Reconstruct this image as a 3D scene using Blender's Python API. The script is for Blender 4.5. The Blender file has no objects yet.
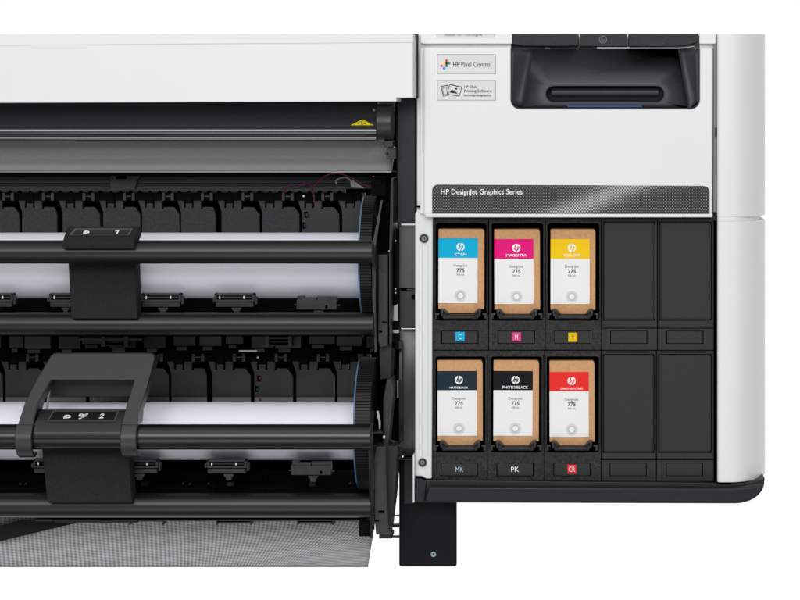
import bpy, bmesh, math, random
from mathutils import Vector, Matrix
random.seed(7)
C = bpy.context.scene
S = 0.001                      # everything below is written in millimetres

# ------------------------------------------------------------------ camera
CX, CZ, D = 600.0, 480.0, 2400.0      # lens position (mm), distance to the cabinet front (y = 0)
cam = bpy.data.cameras.new('camera'); co = bpy.data.objects.new('camera', cam)
C.collection.objects.link(co); C.camera = co
co.location = (CX*S, -D*S, CZ*S); co.rotation_euler = (math.radians(90), 0, 0)
cam.sensor_width = 36; cam.lens = 36*D/800.0
cam.shift_x = (400-CX)/800.0; cam.shift_y = (300-CZ)/800.0
cam.clip_start = 0.1; cam.clip_end = 100

# ------------------------------------------------------------------ white studio surround
w = bpy.data.worlds.new('World'); C.world = w; w.use_nodes = True
nt = w.node_tree; N = nt.nodes; L = nt.links
bg = N['Background']
tc = N.new('ShaderNodeTexCoord'); sp = N.new('ShaderNodeSeparateXYZ'); L.new(tc.outputs['Generated'], sp.inputs[0])
mz = N.new('ShaderNodeMapRange'); mz.inputs['From Min'].default_value = -0.6; mz.inputs['From Max'].default_value = 0.9
mz.inputs['To Min'].default_value = 0.22; mz.inputs['To Max'].default_value = 0.60
L.new(sp.outputs['Z'], mz.inputs['Value'])
my = N.new('ShaderNodeMapRange'); my.interpolation_type = 'SMOOTHSTEP'
my.inputs['From Min'].default_value = 0.0; my.inputs['From Max'].default_value = 0.5
L.new(sp.outputs['Y'], my.inputs['Value'])
mx = N.new('ShaderNodeMix'); mx.data_type = 'FLOAT'
L.new(my.outputs[0], mx.inputs[0]); L.new(mz.outputs[0], mx.inputs[2]); mx.inputs[3].default_value = 1.03
L.new(mx.outputs[0], bg.inputs['Strength']); bg.inputs['Color'].default_value = (1, 1, 1, 1)

def area(name, loc, target, sx, sy, power, col=(1, 1, 1)):
    l = bpy.data.lights.new(name, 'AREA'); l.shape = 'RECTANGLE'; l.size = sx; l.size_y = sy; l.energy = power; l.color = col
    o = bpy.data.objects.new(name, l); C.collection.objects.link(o)
    o.location = loc; d = Vector(target)-Vector(loc); o.rotation_euler = d.to_track_quat('-Z', 'Y').to_euler()
    return o
area('softbox', (0.25, -2.7, 1.25), (0.35, 0, 0.3), 2.2, 0.8, 37)
area('top_softbox', (0.3, -1.3, 1.9), (0.35, 0, 0.3), 1.8, 0.6, 4.5)
area('low_softbox', (0.35, -2.2, -1.1), (0.35, 0, 0.3), 1.8, 1.0, 12)

C.view_settings.view_transform = 'Standard'; C.view_settings.look = 'None'
C.view_settings.exposure = 0.0; C.view_settings.gamma = 1.0
C.render.engine = 'CYCLES'
C.cycles.max_bounces = 8

# ------------------------------------------------------------------ materials
def lin(c):
    c = c/255.0
    return c/12.92 if c <= 0.04045 else ((c+0.055)/1.055)**2.4
MATS = {}
def mat(name, rgb, rough=0.5, metal=0.0, spec=0.5, bump=0.0, bscale=900, var=0.0, vscale=60, stretch=None, coat=0.0):
    m = bpy.data.materials.new(name); m.use_nodes = True
    t = m.node_tree; b = t.nodes['Principled BSDF']
    base = tuple(lin(v) for v in rgb)
    b.inputs['Base Color'].default_value = base+(1,)
    b.inputs['Roughness'].default_value = rough; b.inputs['Metallic'].default_value = metal
    b.inputs['Specular IOR Level'].default_value = spec
    b.inputs['Coat Weight'].default_value = coat; b.inputs['Coat Roughness'].default_value = 0.15
    c = t.nodes.new('ShaderNodeTexCoord'); mp = t.nodes.new('ShaderNodeMapping')
    t.links.new(c.outputs['Object'], mp.inputs[0])
    oi = t.nodes.new('ShaderNodeObjectInfo'); t.links.new(oi.outputs['Random'], mp.inputs['Location'])
    if stretch: mp.inputs['Scale'].default_value = stretch
    if var > 0:
        n = t.nodes.new('ShaderNodeTexNoise'); n.inputs['Scale'].default_value = vscale; n.inputs['Detail'].default_value = 5
        t.links.new(mp.outputs[0], n.inputs['Vector'])
        r = t.nodes.new('ShaderNodeMapRange'); r.inputs['From Min'].default_value = 0.3; r.inputs['From Max'].default_value = 0.7
        r.inputs['To Min'].default_value = 1-var; r.inputs['To Max'].default_value = 1+var
        t.links.new(n.outputs['Fac'], r.inputs['Value'])
        mu = t.nodes.new('ShaderNodeVectorMath'); mu.operation = 'SCALE'; mu.inputs[0].default_value = base
        t.links.new(r.outputs[0], mu.inputs['Scale']); t.links.new(mu.outputs[0], b.inputs['Base Color'])
        r2 = t.nodes.new('ShaderNodeMapRange'); r2.inputs['From Min'].default_value = 0.3; r2.inputs['From Max'].default_value = 0.7
        r2.inputs['To Min'].default_value = max(0.02, rough-0.06); r2.inputs['To Max'].default_value = min(1, rough+0.06)
        t.links.new(n.outputs['Fac'], r2.inputs['Value']); t.links.new(r2.outputs[0], b.inputs['Roughness'])
    if bump > 0:
        n = t.nodes.new('ShaderNodeTexNoise'); n.inputs['Scale'].default_value = bscale; n.inputs['Detail'].default_value = 3
        t.links.new(mp.outputs[0], n.inputs['Vector'])
        bp = t.nodes.new('ShaderNodeBump'); bp.inputs['Strength'].default_value = bump; bp.inputs['Distance'].default_value = 0.0004
        t.links.new(n.outputs['Fac'], bp.inputs['Height']); t.links.new(bp.outputs[0], b.inputs['Normal'])
    MATS[name] = m
    return m
mat('white_shell', (231, 234, 233), 0.42, var=0.012, vscale=8, bump=0.03)
mat('white_strip', (226, 230, 228), 0.45, var=0.01, vscale=20)
mat('sticker_paper', (218, 221, 220), 0.5, var=0.01)
mat('sticker_edge', (160, 163, 163), 0.5)
mat('gap_grey', (120, 123, 122), 0.5)
mat('nose_gloss', (30, 28, 35), 0.2, spec=0.9, coat=0.6)
mat('scoop_plum', (44, 42, 50), 0.4, spec=0.4, bump=0.4)
mat('dark_plum', (26, 24, 32), 0.42, spec=0.32, bump=0.4, bscale=900, var=0.08, vscale=150)
mat('plum_black', (17, 16, 21), 0.5, bump=0.1)  # deeper plum black
mat('gloss_plum', (24, 22, 28), 0.25, spec=0.35)
mat('tube_black', (17, 17, 18), 0.36, spec=0.5, bump=0.04, bscale=1500)
mat('tube_gloss', (14, 14, 15), 0.27, spec=0.55)
mat('bay_plastic', (42, 42, 43), 0.55, spec=0.25, bump=1.0, bscale=600, var=0.7, vscale=450)
mat('bay_blank', (42, 42, 44), 0.5, spec=0.3, bump=0.6, bscale=900, var=0.2, vscale=650)
mat('bay_edge', (34, 34, 35), 0.33, spec=0.55, bump=0.3)
mat('flap_grey', (64, 64, 66), 0.6, spec=0.25, bump=0.5, bscale=800, var=0.3, vscale=450)
mat('flap_dark', (36, 36, 38), 0.4, spec=0.45, var=0.12, vscale=40)
mat('mech_black', (12, 12, 13), 0.42, bump=0.2)
mat('mech_grey', (38, 38, 40), 0.4, bump=0.2, var=0.1, vscale=100)
mat('deep_black', (9, 9, 10), 0.8, spec=0.1)
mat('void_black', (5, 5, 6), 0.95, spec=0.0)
mat('strap_black', (38, 38, 39), 0.8, spec=0.15, bump=0.8, bscale=1100, var=0.3, vscale=600)
mat('handle_grey', (50, 50, 51), 0.36, spec=0.45, bump=0.4, bscale=1000, var=0.12, vscale=700)
mat('rim_grey', (84, 84, 85), 0.5)
mat('screen_black', (20, 20, 21), 0.5)
mat('steel_sheet', (190, 190, 188), 0.42, metal=0.7, var=0.02, vscale=700)
mat('steel_bright', (185, 186, 184), 0.3, metal=0.9)
mat('alloy_bar', (88, 90, 90), 0.5, metal=0.5, var=0.1, vscale=40, stretch=(0.05, 1, 1))
mat('side_sheet', (58, 60, 61), 0.34, metal=0.35, var=0.05)
mat('leg_paint', (12, 10, 17), 0.5, spec=0.16, bump=0.15, bscale=1500, var=0.06, vscale=300)
mat('kraft', (208, 160, 116), 0.85, spec=0.2, bump=0.3, bscale=600, var=0.10, vscale=400)
mat('label_white', (242, 242, 242), 0.6, spec=0.2, var=0.01)
mat('ring_grey', (196, 196, 196), 0.6)
mat('ring_mid', (218, 218, 219), 0.6)
mat('print_grey', (110, 112, 114), 0.6)
mat('print_dark', (62, 64, 66), 0.6)
mat('print_black', (24, 24, 25), 0.6)
mat('print_white', (245, 245, 245), 0.5)
mat('cyan', (14, 180, 224), 0.65, spec=0.12); mat('magenta', (236, 26, 128), 0.65, spec=0.12); mat('yellow', (250, 206, 28), 0.65, spec=0.12)
mat('slate', (32, 48, 60), 0.65, spec=0.12); mat('photo_black', (26, 24, 28), 0.65, spec=0.12); mat('red', (238, 52, 46), 0.65, spec=0.12)
mat('tag_cyan', (18, 178, 228), 0.65, spec=0.12); mat('tag_pink', (226, 78, 142), 0.65, spec=0.12); mat('tag_yellow', (232, 196, 28), 0.65, spec=0.12); mat('tag_red', (224, 62, 62), 0.65, spec=0.12)
mat('pale_blue_print', (176, 205, 220), 0.5)
mat('paper_white', (244, 244, 255), 0.55, spec=0.3, var=0.01, vscale=10)
mat('blue_ring', (84, 118, 152), 0.5, var=0.06, vscale=400)
mat('gear_black', (20, 20, 21), 0.5, spec=0.35)
mat('gear_gap', (12, 12, 13), 0.6)
mat('wire_red', (120, 22, 26), 0.5, spec=0.2); mat('wire_blue', (30, 56, 104), 0.5, spec=0.2); mat('wire_grey', (120, 124, 126), 0.5)
mat('warning_yellow', (255, 228, 0), 0.6, spec=0.1)
mat('logo_red', (228, 24, 30), .5); mat('logo_yellow', (250, 220, 0), .5); mat('logo_green', (0, 150, 70), .5)
mat('logo_magenta', (230, 0, 126), .5); mat('logo_blue', (20, 60, 160), .5); mat('logo_cyan', (0, 160, 224), .5)
mat('blue_dots', (96, 132, 196), .5, spec=0.1)
mat('screw_black', (24, 24, 24), 0.3, metal=0.4)
mat('screw_steel', (130, 132, 132), 0.4, metal=0.3)
mat('screw_grey', (90, 92, 92), 0.3, metal=0.7)
mat('screw_teal', (150, 178, 180), 0.25, metal=0.8)

def math_node(t, op, a, b=None, c=None):
    n = t.nodes.new('ShaderNodeMath'); n.operation = op
    for i, v in enumerate((a, b, c)):
        if v is None: continue
        if isinstance(v, (int, float)): n.inputs[i].default_value = v
        else: t.links.new(v, n.inputs[i])
    return n.outputs[0]

def dot_print():       # halftone print: white dots on charcoal, bigger and brighter along a painted diagonal sheen
    m = mat('halftone_print', (38, 36, 39), 0.4); t = m.node_tree; b = t.nodes['Principled BSDF']
    tcn = t.nodes.new('ShaderNodeTexCoord'); s = t.nodes.new('ShaderNodeSeparateXYZ'); t.links.new(tcn.outputs['Object'], s.inputs[0])
    x = math_node(t, 'MULTIPLY', s.outputs['X'], 1000.0); z = math_node(t, 'MULTIPLY', s.outputs['Z'], 1000.0)
    px, pz = 2.86, 3.3
    def lattice(ox, oz):
        u = math_node(t, 'SUBTRACT', math_node(t, 'FRACT', math_node(t, 'ADD', math_node(t, 'DIVIDE', x, px), ox)), 0.5)
        v = math_node(t, 'SUBTRACT', math_node(t, 'FRACT', math_node(t, 'ADD', math_node(t, 'DIVIDE', z, pz), oz)), 0.5)
        uu = math_node(t, 'MULTIPLY', u, px); vv = math_node(t, 'MULTIPLY', v, pz)
        return math_node(t, 'SQRT', math_node(t, 'ADD', math_node(t, 'MULTIPLY', uu, uu), math_node(t, 'MULTIPLY', vv, vv)))
    d = math_node(t, 'MINIMUM', lattice(0, 0), lattice(0.5, 0.5))
    # painted sheen: radius grows along a slanted line (object x runs from the strip's left end)
    sl = math_node(t, 'ADD', math_node(t, 'SUBTRACT', x, 132.0), math_node(t, 'MULTIPLY', z, -2.4))
    g = math_node(t, 'POWER', 2.718, math_node(t, 'MULTIPLY', math_node(t, 'MULTIPLY', sl, sl), -0.0009))
    rad = math_node(t, 'ADD', 0.42, math_node(t, 'MULTIPLY', g, 0.48))
    f = t.nodes.new('ShaderNodeMapRange'); f.clamp = True
    t.links.new(math_node(t, 'SUBTRACT', rad, d), f.inputs['Value'])
    f.inputs['From Min'].default_value = -0.12; f.inputs['From Max'].default_value = 0.12
    mxn = t.nodes.new('ShaderNodeMix'); mxn.data_type = 'RGBA'
    t.links.new(f.outputs[0], mxn.inputs[0]); mxn.inputs[6].default_value = (lin(22), lin(20), lin(23), 1)
    mg = t.nodes.new('ShaderNodeMix'); mg.data_type = 'RGBA'; t.links.new(g, mg.inputs[0])
    mg.inputs[6].default_value = (lin(138), lin(138), lin(140), 1); mg.inputs[7].default_value = (lin(196), lin(196), lin(198), 1)
    t.links.new(mg.outputs[2], mxn.inputs[7])
    t.links.new(mxn.outputs[2], b.inputs['Base Color'])
dot_print()

def mesh_fabric():
    m = mat('mesh_fabric', (120, 122, 123), 0.8); t = m.node_tree; b = t.nodes['Principled BSDF']
    tcn = t.nodes.new('ShaderNodeTexCoord'); s = t.nodes.new('ShaderNodeSeparateXYZ'); t.links.new(tcn.outputs['Object'], s.inputs[0])
    x = math_node(t, 'MULTIPLY', s.outputs['X'], 1000.0); z = math_node(t, 'MULTIPLY', s.outputs['Z'], 1000.0)
    # warp threads lean and bow towards the free right hem
    e = math_node(t, 'MAXIMUM', math_node(t, 'SUBTRACT', x, 150.0), 0.0)
    e2 = math_node(t, 'MULTIPLY', math_node(t, 'MULTIPLY', e, e), 0.0000016)
    zz = math_node(t, 'MULTIPLY', z, z)
    bend = math_node(t, 'MULTIPLY', e2, math_node(t, 'MULTIPLY', zz, 0.55))
    nz = t.nodes.new('ShaderNodeTexNoise'); nz.inputs['Scale'].default_value = 14; t.links.new(tcn.outputs['Object'], nz.inputs['Vector'])
    wob = math_node(t, 'MULTIPLY', nz.outputs['Fac'], 5.0)
    xx = math_node(t, 'ADD', math_node(t, 'ADD', math_node(t, 'ADD', x, bend), math_node(t, 'MULTIPLY', z, 0.06)), wob)
    st = math_node(t, 'SINE', math_node(t, 'MULTIPLY', xx, 2*math.pi/4.3))
    st2 = math_node(t, 'MULTIPLY', math_node(t, 'SINE', math_node(t, 'ADD', math_node(t, 'MULTIPLY', z, 2*math.pi/2.9), math_node(t, 'MULTIPLY', x, 0.25))), 0.30)
    st3 = math_node(t, 'MULTIPLY', math_node(t, 'SINE', math_node(t, 'ADD', math_node(t, 'MULTIPLY', z, 2*math.pi/11.5), math_node(t, 'MULTIPLY', xx, -0.07))), 0.32)
    v = math_node(t, 'ADD', math_node(t, 'ADD', math_node(t, 'MULTIPLY', st, 0.62), math_node(t, 'MULTIPLY', st2, 1.3)), math_node(t, 'MULTIPLY', st3, 0.45))
    r = t.nodes.new('ShaderNodeMapRange'); r.inputs['From Min'].default_value = -1.2; r.inputs['From Max'].default_value = 1.3
    t.links.new(v, r.inputs['Value'])
    mxn = t.nodes.new('ShaderNodeMix'); mxn.data_type = 'RGBA'; t.links.new(r.outputs[0], mxn.inputs[0])
    mxn.inputs[6].default_value = (lin(106), lin(108), lin(109), 1); mxn.inputs[7].default_value = (lin(206), lin(208), lin(209), 1)
    t.links.new(mxn.outputs[2], b.inputs['Base Color'])
mesh_fabric()

# ------------------------------------------------------------------ geometry helpers
def W(px, py, y=0.0):
    """point of the photographed front view carried back to its real depth y (mm)"""
    k = (D+y)/D
    return Vector((CX+(px-CX)*k, y, CZ+((600-py)-CZ)*k))

class MB:
    def __init__(s): s.bm = bmesh.new()
    def prism(s, pts, th, back=None):
        """outline (px, py, depth) extruded straight back by th mm"""
        f = [s.bm.verts.new(W(*p)) for p in pts]
        b = [s.bm.verts.new(v.co+Vector((0, th, 0))) for v in f]
        n = len(f)
        s.bm.faces.new(f); s.bm.faces.new(b[::-1])
        for i in range(n): s.bm.faces.new((f[i], b[i], b[(i+1) % n], f[(i+1) % n]))
        return s
    def flat(s, pts, y0, y1): return s.prism([(a, b, y0) for a, b in pts], y1-y0)
    def box(s, x0, x1, z0, z1, y0, y1): return s.flat([(x0, z0), (x1, z0), (x1, z1), (x0, z1)], y0, y1)
    def ext(s, prof, x0, x1, yref=None):
        """profile (depth, py) swept along x"""
        if yref is None: yref = min(p[0] for p in prof)
        a = W(x0, 0, yref).x; b = W(x1, 0, yref).x
        zs = [W(0, p[1], p[0]).z for p in prof]
        A = [s.bm.verts.new((a, p[0], z)) for p, z in zip(prof, zs)]
        B = [s.bm.verts.new((b, p[0], z)) for p, z in zip(prof, zs)]
        n = len(A); s.bm.faces.new(A); s.bm.faces.new(B[::-1])
        for i in range(n): s.bm.faces.new((A[i], B[i], B[(i+1) % n], A[(i+1) % n]))
        return s
    def cylx(s, x0, x1, pyc, y, r, seg=48, yref=None, r2=None):
        yref = y-r if yref is None else yref
        a = W(x0, 0, yref).x; b = W(x1, 0, yref).x; zc = W(0, pyc, yref).z
        r = r*(D+yref)/D; r2 = r if r2 is None else r2
        A = []; B = []
        for i in range(seg):
            t = 2*math.pi*i/seg
            A.append(s.bm.verts.new((a, y+r*math.cos(t), zc+r*math.sin(t))))
            B.append(s.bm.verts.new((b, y+r2*math.cos(t), zc+r2*math.sin(t))))
        s.bm.faces.new(A[::-1]); s.bm.faces.new(B)
        for i in range(seg): s.bm.faces.new((A[i], A[(i+1) % seg], B[(i+1) % seg], B[i]))
        return s
    def gearx(s, x0, x1, pyc, y, r, teeth, dep):
        yref = y-r; a = W(x0, 0, yref).x; b = W(x1, 0, yref).x; zc = W(0, pyc, yref).z
        A = []; B = []
        for i in range(teeth):
            for f, rr in ((0, r), (0.5, r), (0.58, r-dep), (0.92, r-dep)):
                t = 2*math.pi*(i+f)/teeth
                A.append(s.bm.verts.new((a, y+rr*math.cos(t), zc+rr*math.sin(t))))
                B.append(s.bm.verts.new((b, y+rr*math.cos(t), zc+rr*math.sin(t))))
        n = len(A); s.bm.faces.new(A[::-1]); s.bm.faces.new(B)
        for i in range(n): s.bm.faces.new((A[i], A[(i+1) % n], B[(i+1) % n], B[i]))
        return s
    def disc(s, px, py, r, y, th, seg=32, r0=0.0):
        """flat disc (or washer) facing the front"""
        c = W(px, py, y); r *= (D+y)/D; r0 *= (D+y)/D
        O = [Vector((c.x+r*math.cos(2*math.pi*i/seg), y, c.z+r*math.sin(2*math.pi*i/seg))) for i in range(seg)]
        up = Vector((0, th, 0))
        of = [s.bm.verts.new(v) for v in O]; ob = [s.bm.verts.new(v+up) for v in O]
        if r0 <= 0:
            s.bm.faces.new(of); s.bm.faces.new(ob[::-1])
        else:
            I = [Vector((c.x+r0*math.cos(2*math.pi*i/seg), y, c.z+r0*math.sin(2*math.pi*i/seg))) for i in range(seg)]
            jf = [s.bm.verts.new(v) for v in I]; jb = [s.bm.verts.new(v+up) for v in I]
        for i in range(seg):
            j = (i+1) % seg
            s.bm.faces.new((of[i], ob[i], ob[j], of[j]))
            if r0 > 0:
                s.bm.faces.new((of[i], of[j], jf[j], jf[i])); s.bm.faces.new((jf[i], jf[j], jb[j], jb[i])); s.bm.faces.new((ob[i], jb[i], jb[j], ob[j]))
        return s
    def ring(s, outer, inner, back):
        """plate with a hole: outer / inner loops of (px,py,y) with equal counts, hole walls go to depth back"""
        n = len(outer)
        o = [s.bm.verts.new(W(*p)) for p in outer]; i_ = [s.bm.verts.new(W(*p)) for p in inner]
        ib = [s.bm.verts.new(Vector((v.co.x, back, v.co.z))) for v in i_]
        ob = [s.bm.verts.new(Vector((v.co.x, back, v.co.z))) for v in o]
        for k in range(n):
            j = (k+1) % n
            for q in ((o[k], o[j], i_[j], i_[k]), (i_[k], i_[j], ib[j], ib[k]), (o[j], o[k], ob[k], ob[j]), (ob[k], ob[j], ib[j], ib[k])):
                try: s.bm.faces.new(q)
                except ValueError: pass
        return s
    def tube(s, pts, r, seg=8):
        """round tube through points (px,py,y)"""
        P = [W(*p) for p in pts]; prev = None
        for k, p in enumerate(P):
            d = (P[min(k+1, len(P)-1)]-P[max(k-1, 0)]).normalized()
            u = d.cross(Vector((0, 1, 0)));
            if u.length < 1e-3: u = d.cross(Vector((1, 0, 0)))
            u.normalize(); v = d.cross(u)
            ringv = [s.bm.verts.new(p+r*(u*math.cos(2*math.pi*i/seg)+v*math.sin(2*math.pi*i/seg))) for i in range(seg)]
            if prev:
                for i in range(seg): s.bm.faces.new((prev[i], prev[(i+1) % seg], ringv[(i+1) % seg], ringv[i]))
            else: s.bm.faces.new(ringv)
            prev = ringv
        s.bm.faces.new(prev[::-1])
        return s
    def build_each(s, name, m, parent=None, bevel=0.0):
        """one object for every separate piece"""
        left = set(s.bm.verts); out = []
        while left:
            st_ = [left.pop()]; comp = set(st_)
            while st_:
                v = st_.pop()
                for e in v.link_edges:
                    u = e.other_vert(v)
                    if u not in comp: comp.add(u); st_.append(u); left.discard(u)
            m_ = MB(); mp = {v: m_.bm.verts.new(v.co) for v in comp}
            for f in {f for v in comp for f in v.link_faces}: m_.bm.faces.new([mp[v] for v in f.verts])
            out.append(m_.build(name, m, parent, bevel))
        s.bm.free()
        return out
    def build(s, name, m, parent=None, bevel=0.0, seg=2, label=None, org=None):
        bmesh.ops.recalc_face_normals(s.bm, faces=s.bm.faces)
        o0 = (parent.matrix_world_loc if False else LOC.get(parent.name, Vector())) if parent else Vector()
        own = Vector(org) if org else o0
        for v in s.bm.verts: v.co = (v.co-own)*S
        me = bpy.data.meshes.new(name); s.bm.to_mesh(me); s.bm.free()
        for p in me.polygons: p.use_smooth = True
        me.set_sharp_from_angle(angle=math.radians(32))
        me.materials.append(MATS[m])
        o = bpy.data.objects.new(name, me); C.collection.objects.link(o)
        o.location = (own-o0)*S
        LOC[o.name] = own
        if parent: o.parent = parent
        if bevel > 0:
            b = o.modifiers.new('bevel', 'BEVEL'); b.width = bevel*S; b.segments = seg; b.limit_method = 'ANGLE'; b.angle_limit = math.radians(32)
            b.harden_normals = True
        if label: o['label'] = label
        return o
LOC = {}
def thing(name, label, cat, px, py, y, group=None):
    o = bpy.data.objects.new(name, None); C.collection.objects.link(o); o.empty_display_size = 0.02
    p = W(px, py, y); o.location = p*S; LOC[o.name] = p
    o['label'] = label; o['category'] = cat
    if group: o['group'] = group
    return o

_cap = {}
def text_bm(string, bold=0.0, shear=0.0):
    cu = bpy.data.curves.new('t', 'FONT'); cu.body = string; cu.size = 1; cu.offset = bold; cu.shear = shear; cu.resolution_u = 3
    o = bpy.data.objects.new('t', cu); C.collection.objects.link(o)
    me = bpy.data.meshes.new_from_object(o)
    bpy.data.objects.remove(o); bpy.data.curves.remove(cu)
    return me
def cap_h():
    if 'h' not in _cap:
        me = text_bm('H'); _cap['h'] = max(v.co.y for v in me.vertices); bpy.data.meshes.remove(me)
    return _cap['h']
def add_text(mb, string, px0, px1, base, cap, y, th=0.12, bold=0.0, shear=0.0, clip=None, slope=0.0):
    """string fitted between px0..px1, baseline at py base, cap height in px; slope = depth change per px upward"""
    me = text_bm(string, bold, shear)
    xs = [v.co.x for v in me.vertices]; a, b = min(xs), max(xs)
    k = cap/cap_h()
    t = bmesh.new(); t.from_mesh(me); bpy.data.meshes.remove(me)
    for v in t.verts:
        up = v.co.y*k
        v.co = W(px0+(v.co.x-a)/(b-a)*(px1-px0), base-up, y+slope*up)
    if clip is not None:
        z = W(0, clip, y).z
        bmesh.ops.bisect_plane(t, geom=t.verts[:]+t.edges[:]+t.faces[:], plane_co=(0, 0, z), plane_no=(0, 0, 1), clear_outer=True)
    r = bmesh.ops.extrude_face_region(t, geom=t.faces[:])
    for g in r['geom']:
        if isinstance(g, bmesh.types.BMVert): g.co.y += th
    tm = bpy.data.meshes.new('tmp'); t.to_mesh(tm); t.free(); mb.bm.from_mesh(tm); bpy.data.meshes.remove(tm)
    return mb
def rrect(x0, x1, z0, z1, r, n=5, corners=(1, 1, 1, 1)):
    """rounded rectangle in px, corner order: top-left, top-right, bottom-right, bottom-left"""
    out = []
    for k, (cx, cz, a0) in enumerate(((x0+r, z0+r, 180), (x1-r, z0+r, 270), (x1-r, z1-r, 0), (x0+r, z1-r, 90))):
        if corners[k]:
            for i in range(n+1):
                a = math.radians(a0+90*i/n); out.append((cx+r*math.cos(a), cz+r*math.sin(a)))
        else: out.append(((x0, z0), (x1, z0), (x1, z1), (x0, z1))[k])
    return out
def rect_from(inner, x0, x1, z0, z1):
    """match each inner point with a point on the outer rectangle; corners snap to the corner"""
    cx = sum(p[0] for p in inner)/len(inner); cz = sum(p[1] for p in inner)/len(inner)
    out = []
    for (x, z) in inner:
        dx, dz = x-cx, z-cz
        t = 1e9
        if dx > 1e-9: t = min(t, (x1-cx)/dx)
        if dx < -1e-9: t = min(t, (x0-cx)/dx)
        if dz > 1e-9: t = min(t, (z1-cz)/dz)
        if dz < -1e-9: t = min(t, (z0-cz)/dz)
        out.append([cx+dx*t, cz+dz*t])
    for (qx, qz) in ((x0, z0), (x1, z0), (x1, z1), (x0, z1)):
        k = min(range(len(out)), key=lambda i: (inner[i][0]-qx)**2+(inner[i][1]-qz)**2)
        out[k] = [qx, qz]
    return [tuple(p) for p in out]

XL = -160      # everything long runs on past the left edge of the picture

# ================================================================== THE PRINTER
PR = thing('wide_format_printer', 'white and charcoal wide format printer with two roll bays and an open ink bay', 'printer', 400, 503, 60)

# ---- white top cover over the roll bays
tcv = MB().prism([(XL, 45, -34), (413, 41, -34), (413, 97.8, -34), (396.5, 97.8, -34), (396.5, 101.4, -34), (XL, 103.4, -34)], 74).build('top_cover', 'white_shell', PR, 0.8)
MB().prism([(XL, 34, -25.5), (413, 34, -25.5), (413, 42.2, -35.0), (XL, 46.2, -35.0)], 60).build('cover_slope', 'white_shell', tcv)

# ---- dark glossy front rail below the cover, with a warning triangle
rail = MB().ext([(2, 103), (-1, 112), (-4, 120), (-6, 126.5), (-3, 128), (-2, 141), (30, 141.5), (30, 100)], XL, 376, yref=-12).build('front_rail', 'gloss_plum', PR, 0.5, 3)
MB().cylx(XL, 376, 131.4, -6, 5.2, 48).build('rail_nose', 'nose_gloss', rail)
MB().cylx(XL, 376, 138.6, -5, 2.7, 32).build('rail_bead', 'nose_gloss', rail)
tri = MB(); tri.prism([(350.5, 125.2, -6.4), (362.5, 119.4, -5.0), (373.5, 125.2, -6.4)], 1.0)
tri.build('warning_label', 'warning_yellow', rail)
mk = MB(); add_text(mk, '!', 361.2, 362.8, 124.6, 3.4, -9.7, bold=0.04)
mk.tube([(357.5, 124.2, -9.5), (360, 122.6, -9.0), (363.6, 123.4, -9.0), (366.5, 124.3, -9.5)], 0.3, 5)
mk.tube([(352.5, 124.8, -9.4), (362.5, 120.3, -7.6), (371.5, 124.8, -9.4)], 0.22, 5)
mk.build('warning_mark', 'print_black', rail)
MB().disc(374, 110, 1.3, -2.4, 2).build('screw', 'screw_grey', PR)
cap = MB().cylx(375.5, 391.5, 122.5, 8, 18.5, 40, yref=-10).build('rail_end_cap', 'mech_grey', PR, 1.5)
mb = MB(); mb.box(379, 392, 101, 112, 2, 40); mb.box(384, 393, 141, 147, 0, 30); mb.box(387, 396, 148, 159, 4, 30); mb.disc(386.5, 153.5, 1.5, 2, 20)
mb.build_each('rail_bracket', 'mech_black', PR, 0.5)

# ---- brushed steel output flap
MB().ext([(37, 141), (36, 146), (34, 152), (30, 159), (23.5, 166), (14, 171.2), (18, 172.6), (24, 172), (60, 150), (60, 141)], XL, 391.5, yref=18).build('output_flap', 'steel_sheet', PR, 0.5)
MB().ext([(13.2, 170.6), (12.6, 171.4), (13.0, 172.3), (14.6, 171.8)], XL, 391.5, yref=15).build('flap_lip', 'steel_bright', PR)
mb = MB(); mb.box(XL, 393, 172, 176, 60, 100); mb.build('gap_shade', 'deep_black', PR)  # black bar painting the shaded gap under the flap
# ---- alloy beam behind, with grooves
MB().ext([(88, 175), (80, 176.5), (78, 181), (80, 181.5), (80, 183), (77.5, 183.5), (75, 188), (76, 189), (110, 189), (110, 175)], XL, 372, yref=76).build('rear_beam', 'alloy_bar', PR, 0.3)
MB().ext([(106, 186), (106, 194), (112, 194), (112, 186)], XL, 345, yref=106).build('rear_edge', 'steel_sheet', PR)
mb = MB()
mb.flat([(110, 172.6), (142, 172.6), (137, 180), (135, 189), (110, 191)], 70, 84); mb.build('beam_bracket', 'mech_grey', PR, 0.4)
mb = MB(); mb.box(116, 126, 173, 179, 68, 72)
for x in (16, 74, 79, 280): mb.disc(x, 173.4, 0.8, 60, 5, 10)
mb.build_each('beam_slot', 'void_black', PR)

# ---- dark interior walls
def interior():
    mb = MB(); mb.box(XL, 399, 98, 352, 210, 225); mb.box(XL, 386, 352, 518, 210, 225); mb.build('rear_wall', 'void_black', PR)
    MB().ext([(95, 336), (78, 350), (80, 354), (210, 354), (210, 336)], XL, 386, yref=40).build('middle_shelf', 'deep_black', PR)
    MB().ext([(78, 299), (30, 318), (36, 334), (210, 334), (210, 299)], XL, 372, yref=40).build('upper_cradle', 'deep_black', PR)
    MB().ext([(60, 470), (0, 497), (6, 514), (210, 514), (210, 470)], XL, 372, yref=0).build('lower_cradle', 'deep_black', PR)
interior()

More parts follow.
